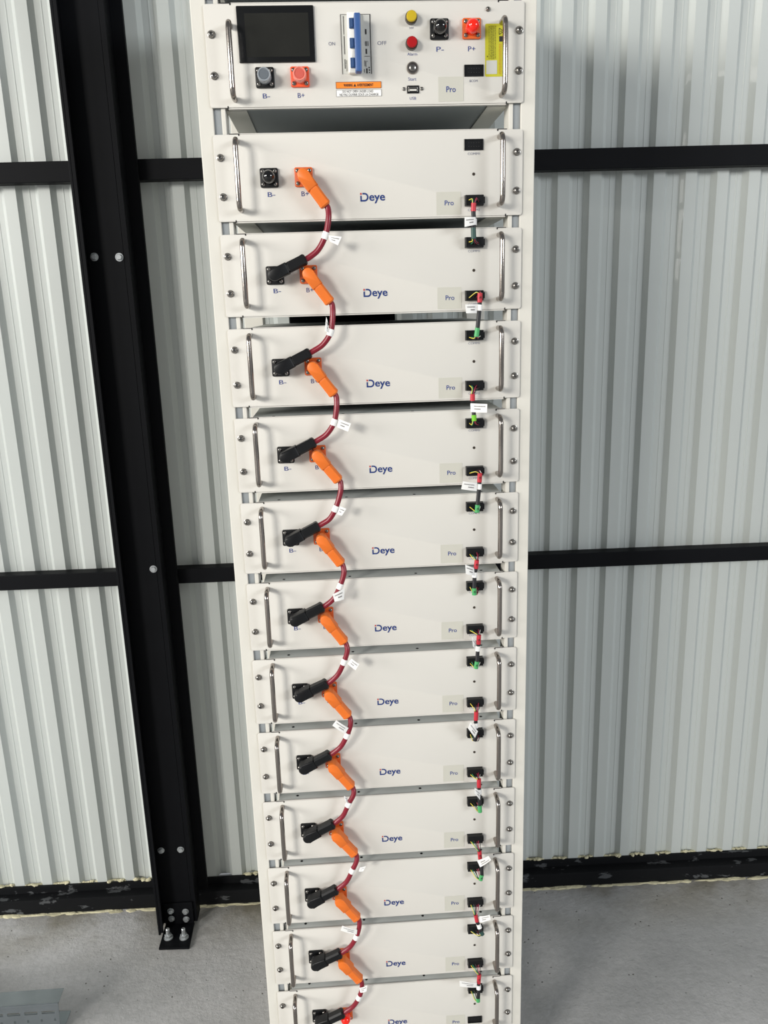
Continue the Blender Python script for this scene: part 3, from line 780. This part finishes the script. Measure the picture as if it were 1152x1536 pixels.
# ------------------------------------------------------------------ caps
def cap(cx, cz, y, label, kind):
    e = tag(empty('terminal_cap', (cx, y, cz)), label, 'cap')
    bm = bmesh.new()
    if kind == 'dome':
        lathe(bm, [(0.0102, -0.0064), (0.0102, -0.0150), (0.0098, -0.0195), (0.0080, -0.0235), (0.0050, -0.0260), (0.0020, -0.0268), (0, -0.0269)], 0, 0, 26)
    else:
        lathe(bm, [(0.0102, -0.0064), (0.0102, -0.0225), (0.0094, -0.0245), (0.0080, -0.0245), (0.0074, -0.0232), (0, -0.0232)], 0, 0, 26)
    return e, bm
for cx, cz, lb, kd, m_, c2 in (
        (-0.1574, 0.0788, 'translucent grey round cap on the control unit B- terminal', 'flat', CLEARB, CLEARC),
        (-0.1039, 0.0790, 'translucent pink round cap on the control unit B+ terminal', 'flat', CLEARR, CLEARRC),
        (0.1118, 0.1423, 'glossy black domed cap on the control unit P- terminal', 'dome', BLACKG, None),
        (0.1616, 0.1424, 'bright red domed cap on the control unit P+ terminal', 'dome', REDCAP, None),
        (-0.1600, -0.0644, 'glossy black domed cap on the B- terminal of the topmost battery module', 'dome', BLACKG, None),
        (-0.1058, -0.0644 - 11 * PITCH, 'bright red domed cap on the lowest battery module', 'dome', REDCAP, None)):
    e, bm = cap(cx, cz, 0.0, lb, kd)
    obj('shell', bm, m_, e, True)
    if c2:
        bm = bmesh.new(); lathe(bm, [(0.0070, -0.0234), (0.0066, -0.0240), (0, -0.0241)], 0, 0, 24); obj('core', bm, c2, e, True)

# ------------------------------------------------------------------ tags
def flag(parent, quad, name='cable_tag', lines=2, seed=0):
    """stiff paper flag: quad p0 (outer top) p1 (inner top) p2 (inner bottom) p3 (outer bottom)"""
    P = [Vector(p) for p in quad]
    n = (P[1] - P[0]).cross(P[3] - P[0]).normalized()
    if n.y > 0: n = -n
    bm = bmesh.new(); N = 5
    top = []; bot = []
    for i in range(N + 1):
        t = i / N
        bend = math.sin(t * math.pi) * 0.0012
        top.append(P[0].lerp(P[1], t) + n * bend); bot.append(P[3].lerp(P[2], t) + n * bend)
    T = 0.00035
    F = [[bm.verts.new(p) for p in top], [bm.verts.new(p) for p in bot], [bm.verts.new(p - n * T) for p in top], [bm.verts.new(p - n * T) for p in bot]]
    for i in range(N):
        bm.faces.new((F[0][i], F[1][i], F[1][i + 1], F[0][i + 1])); bm.faces.new((F[2][i], F[2][i + 1], F[3][i + 1], F[3][i]))
        bm.faces.new((F[0][i], F[0][i + 1], F[2][i + 1], F[2][i])); bm.faces.new((F[1][i], F[3][i], F[3][i + 1], F[1][i + 1]))
    bm.faces.new((F[0][0], F[2][0], F[3][0], F[1][0])); bm.faces.new((F[0][N], F[1][N], F[3][N], F[2][N]))
    o = obj(name, bm, PAPER, parent)
    bm = bmesh.new(); r = random.Random(seed)
    def at(u, v):
        b = math.sin(u * math.pi) * 0.0012
        return (P[0].lerp(P[1], u)).lerp(P[3].lerp(P[2], u), v) + n * (b + 0.0003)
    rows = ((0.30, 0.12, 0.80, 0.10), (0.62, 0.40, 0.78, 0.12)) if lines == 2 else ((0.45, 0.2, 0.8, 0.1),)
    for v, ua, ub, hh in rows:
        u = ua
        while u < ub:
            L = r.uniform(0.025, 0.05)
            q = [at(u, v - hh / 2), at(min(u + L, ub), v - hh / 2), at(min(u + L, ub), v + hh / 2), at(u, v + hh / 2)]
            vs = [bm.verts.new(p) for p in q]; bm.faces.new(vs); u += L + 0.015
    obj('printing', bm, INK, o)['kind'] = 'stuff'
    return o

# ------------------------------------------------------------------ red power cables
def plug(parent, cx, cz, ux, uz, m, name):
    """right angled plug: knob on the terminal, elbow, gripped body, collar. (ux, uz) = direction of the body"""
    a = math.atan2(uz, ux); yc = -0.0235; ht = 0.0095
    R = Matrix.Translation((cx, 0, cz)) @ Matrix.Rotation(-a, 4, 'Y')
    bm = bmesh.new()
    lathe(bm, [(0.0085, -0.0140), (0.0085, yc + ht - 0.001)], cx, cz, 20)
    r = 0.0094
    poly = [(0.0245, -r), (0.0245, r)] + [(r * math.cos(math.radians(t)), r * math.sin(math.radians(t))) for t in range(90, 271, 15)]
    prism(bm, poly, yc - ht, yc + ht, 0.0026, 0, R, seg=2)
    el = obj(name, bm, m, parent, True)
    bm = bmesh.new()
    # eight sided grip
    def ring(x, w, h, c):
        return [(x, yy, zz) for yy, zz in ((-h, -w + c), (-h, w - c), (-h + c, w), (h - c, w), (h, w - c), (h, -w + c), (h - c, -w), (-h + c, -w))]
    secs = [(0.0238, 0.0079, 0.0079, 0.003), (0.0262, 0.0085, 0.0084, 0.003), (0.0500, 0.0085, 0.0084, 0.003), (0.0502, 0.0088, 0.0087, 0.003), (0.0545, 0.0088, 0.0087, 0.003), (0.0568, 0.0066, 0.0066, 0.0026)]
    rings = []
    for x, w, h, c in secs:
        rings.append([bm.verts.new(R @ Vector((px, py + yc, pz))) for px, py, pz in ring(x, w, h, c)])
    for A, C in zip(rings, rings[1:]):
        for i in range(8): bm.faces.new((A[i], A[(i + 1) % 8], C[(i + 1) % 8], C[i]))
    bm.faces.new(rings[0]); bm.faces.new(rings[-1])
    obj('grip', bm, m, el)
    return el

DP = Vector((0.0345, 0, -0.0470)).normalized(); DN = Vector((0.0515, 0, 0.0245)).normalized()
rc = random.Random(11)
for k in range(11):
    zo = -k * PITCH
    nm = ('topmost', 'second') if k == 0 else (ORD[k], ORD[k + 1])
    if k == 0: lb = 'dark red power cable looping from the topmost battery module to the second'
    elif k == 10: lb = 'dark red power cable plugged into the lowest battery module in view'
    else: lb = 'dark red power cable looping from the %s battery module down to the %s' % nm
    e = tag(empty('power_cable', (-0.1058, 0, -0.0644 + zo)), lb, 'cable', 'dark red jumper cables between modules')
    eo = -Vector(e.location)
    loc = empty('x'); bpy.data.objects.remove(loc)
    def P(o): o.location = eo; return o
    dp = DP.copy(); dn = DN.copy()
    ja = rc.uniform(-0.05, 0.05)
    dp = Matrix.Rotation(rc.uniform(-0.03, 0.03), 3, 'Y') @ dp; dn = Matrix.Rotation(rc.uniform(-0.03, 0.03), 3, 'Y') @ dn
    o1 = P(plug(e, -0.1058, -0.0644 + zo, dp.x, dp.z, ORANGE, 'orange_plug'))
    o2 = P(plug(e, -0.1600, -0.0644 + zo - PITCH, dn.x, dn.z, BLACKP, 'black_plug'))
    a = Vector((-0.1058, -0.0235, -0.0644 + zo)) + dp * 0.053
    b = Vector((-0.1600, -0.0235, -0.0644 + zo - PITCH)) + dn * 0.053
    wp, fl_ = POWER_TAGS[k]
    a2 = a + dp * 0.008; b2 = b + dn * 0.010
    w = Vector(wp)
    mid1 = Vector((-0.0672, -0.027, a2.z * 0.62 + w.z * 0.38 ))
    mid1.x = max(w.x + 0.0045, -0.0695)
    pts = catmull([a, a2, mid1, w, w.lerp(b2, 0.55) + Vector((0.0028, 0, -0.0030)), b2, b], 8)
    bm = bmesh.new(); tube(bm, pts, 0.0047, 14); P(obj('cable_sheath', bm, CABLE, e, True))
    # sleeve of the tag round the cable near w
    i0 = min(range(len(pts)), key=lambda i: (pts[i] - w).length)
    d = (pts[i0 + 1] - pts[i0 - 1]).normalized()
    bm = bmesh.new(); tube(bm, [w - d * 0.0056, w, w + d * 0.0056], 0.0055, 16)
    sl = P(obj('tag_sleeve', bm, PAPER, e, True))
    fg = P(flag(e, fl_, seed=k))

# ------------------------------------------------------------------ signal cables
def wires(parent, a, b, fan, ups, seed):
    """seven thin wires from the plug face to the sleeve end"""
    r = random.Random(seed)
    for i, m_ in enumerate((W_Y, W_G, W_K, W_K, W_R, W_R, W_W if seed % 2 else W_K)):
        s = Vector((a.x + (i - 3) * 0.0031, a.y, a.z + r.uniform(-0.003, 0.002)))
        mid = s.lerp(b, 0.5) + Vector((r.uniform(-0.0015, 0.0015), -0.004, ups + r.uniform(-0.001, 0.002)))
        e_ = b + Vector(((i - 3) * 0.0007, r.uniform(-0.0006, 0.0006), 0))
        bm = bmesh.new(); tube(bm, catmull([s, mid, e_], 5), 0.0007, 6); o = obj('wire', bm, m_, parent, True); o.location = EO
def connector(parent, cx, cz):
    bm = bmesh.new(); box(bm, cx - 0.0148, cx + 0.0148, -0.0115, -0.0037, cz - 0.0080, cz + 0.0080, 0.0008)
    box(bm, cx + 0.0149, cx + 0.0168, -0.0100, -0.0037, cz - 0.0050, cz + 0.0050, 0.0004)
    o = obj('connector', bm, BLACKP, parent); o.location = EO; return o
GM = {'green': SLG, 'teal': SLT, 'lime': SLL, 'dark': SHEATH}
for k in range(11):
    r0, r1, wp, g0, g1, fl_, c = COMM[k]
    z1 = -0.1050 - k * PITCH; z2 = -0.0216 - (k + 1) * PITCH
    if k == 0: lb = 'short black signal cable with dark teal sleeve, between the topmost battery module and the second'
    elif k == 2: lb = 'short signal cable with pink red and lime green sleeves, third down the right side'
    elif k == 10: lb = 'lowest short signal cable, its white flag pointing left, joining the two lowest battery modules'
    else: lb = 'short black signal cable with white flag between the %s and %s battery modules' % (ORD[k], ORD[k + 1])
    e = tag(empty('signal_cable', (0.1649, 0, z1)), lb, 'cable', 'short signal cables down the right side')
    EO = -Vector(e.location)
    connector(e, 0.1649, z1); connector(e, 0.1649, z2)
    r0, r1, w, g0, g1 = map(Vector, (r0, r1, wp, g0, g1))
    path = catmull([r0, r1, w, g0, g1], 6)
    bm = bmesh.new(); tube(bm, path, 0.0036, 12, flat=0.8); o = obj('sheath', bm, SHEATH, e, True); o.location = EO
    def slv(p, q, m_, nm, r=0.0041):
        bm = bmesh.new(); tube(bm, [p, p.lerp(q, 0.5), q], r, 14, flat=0.85); o = obj(nm, bm, m_, e, True); o.location = EO; return o
    rs = slv(r0, r1, SLR, 'red_sleeve')
    def mark(par, p, q):
        c_ = p.lerp(q, 0.5); t_ = text('lettering', '2', c_.x - 0.0016, c_.x + 0.0016, c_.z - 0.0024, c_.z + 0.0024, INKD, par, c_.y - 0.0041 * 0.85 - 0.0003, 0.02, True)
    if k in (1, 3, 4, 5, 8, 10): mark(rs, r0, r1)
    gs = slv(g0, g1, GM[c], 'sleeve' if c == 'dark' else ('teal_sleeve' if c == 'teal' else 'green_sleeve'))
    if k in (3, 4, 5, 8): mark(gs, g0, g1)
    d = (g0 - r1).normalized()
    slv(w - d * 0.0048, w + d * 0.0048, PAPER, 'tag_sleeve', 0.0046)
    f = flag(e, fl_, seed=40 + k); f.location = EO
    wires(e, Vector((0.1649, -0.0112, z1 - 0.001)), r0, 0, 0.003 if k < 4 else -0.001, k)
    wires(e, Vector((0.1649, -0.0112, z2 - 0.001)), g1, 0, -0.003, k + 20)
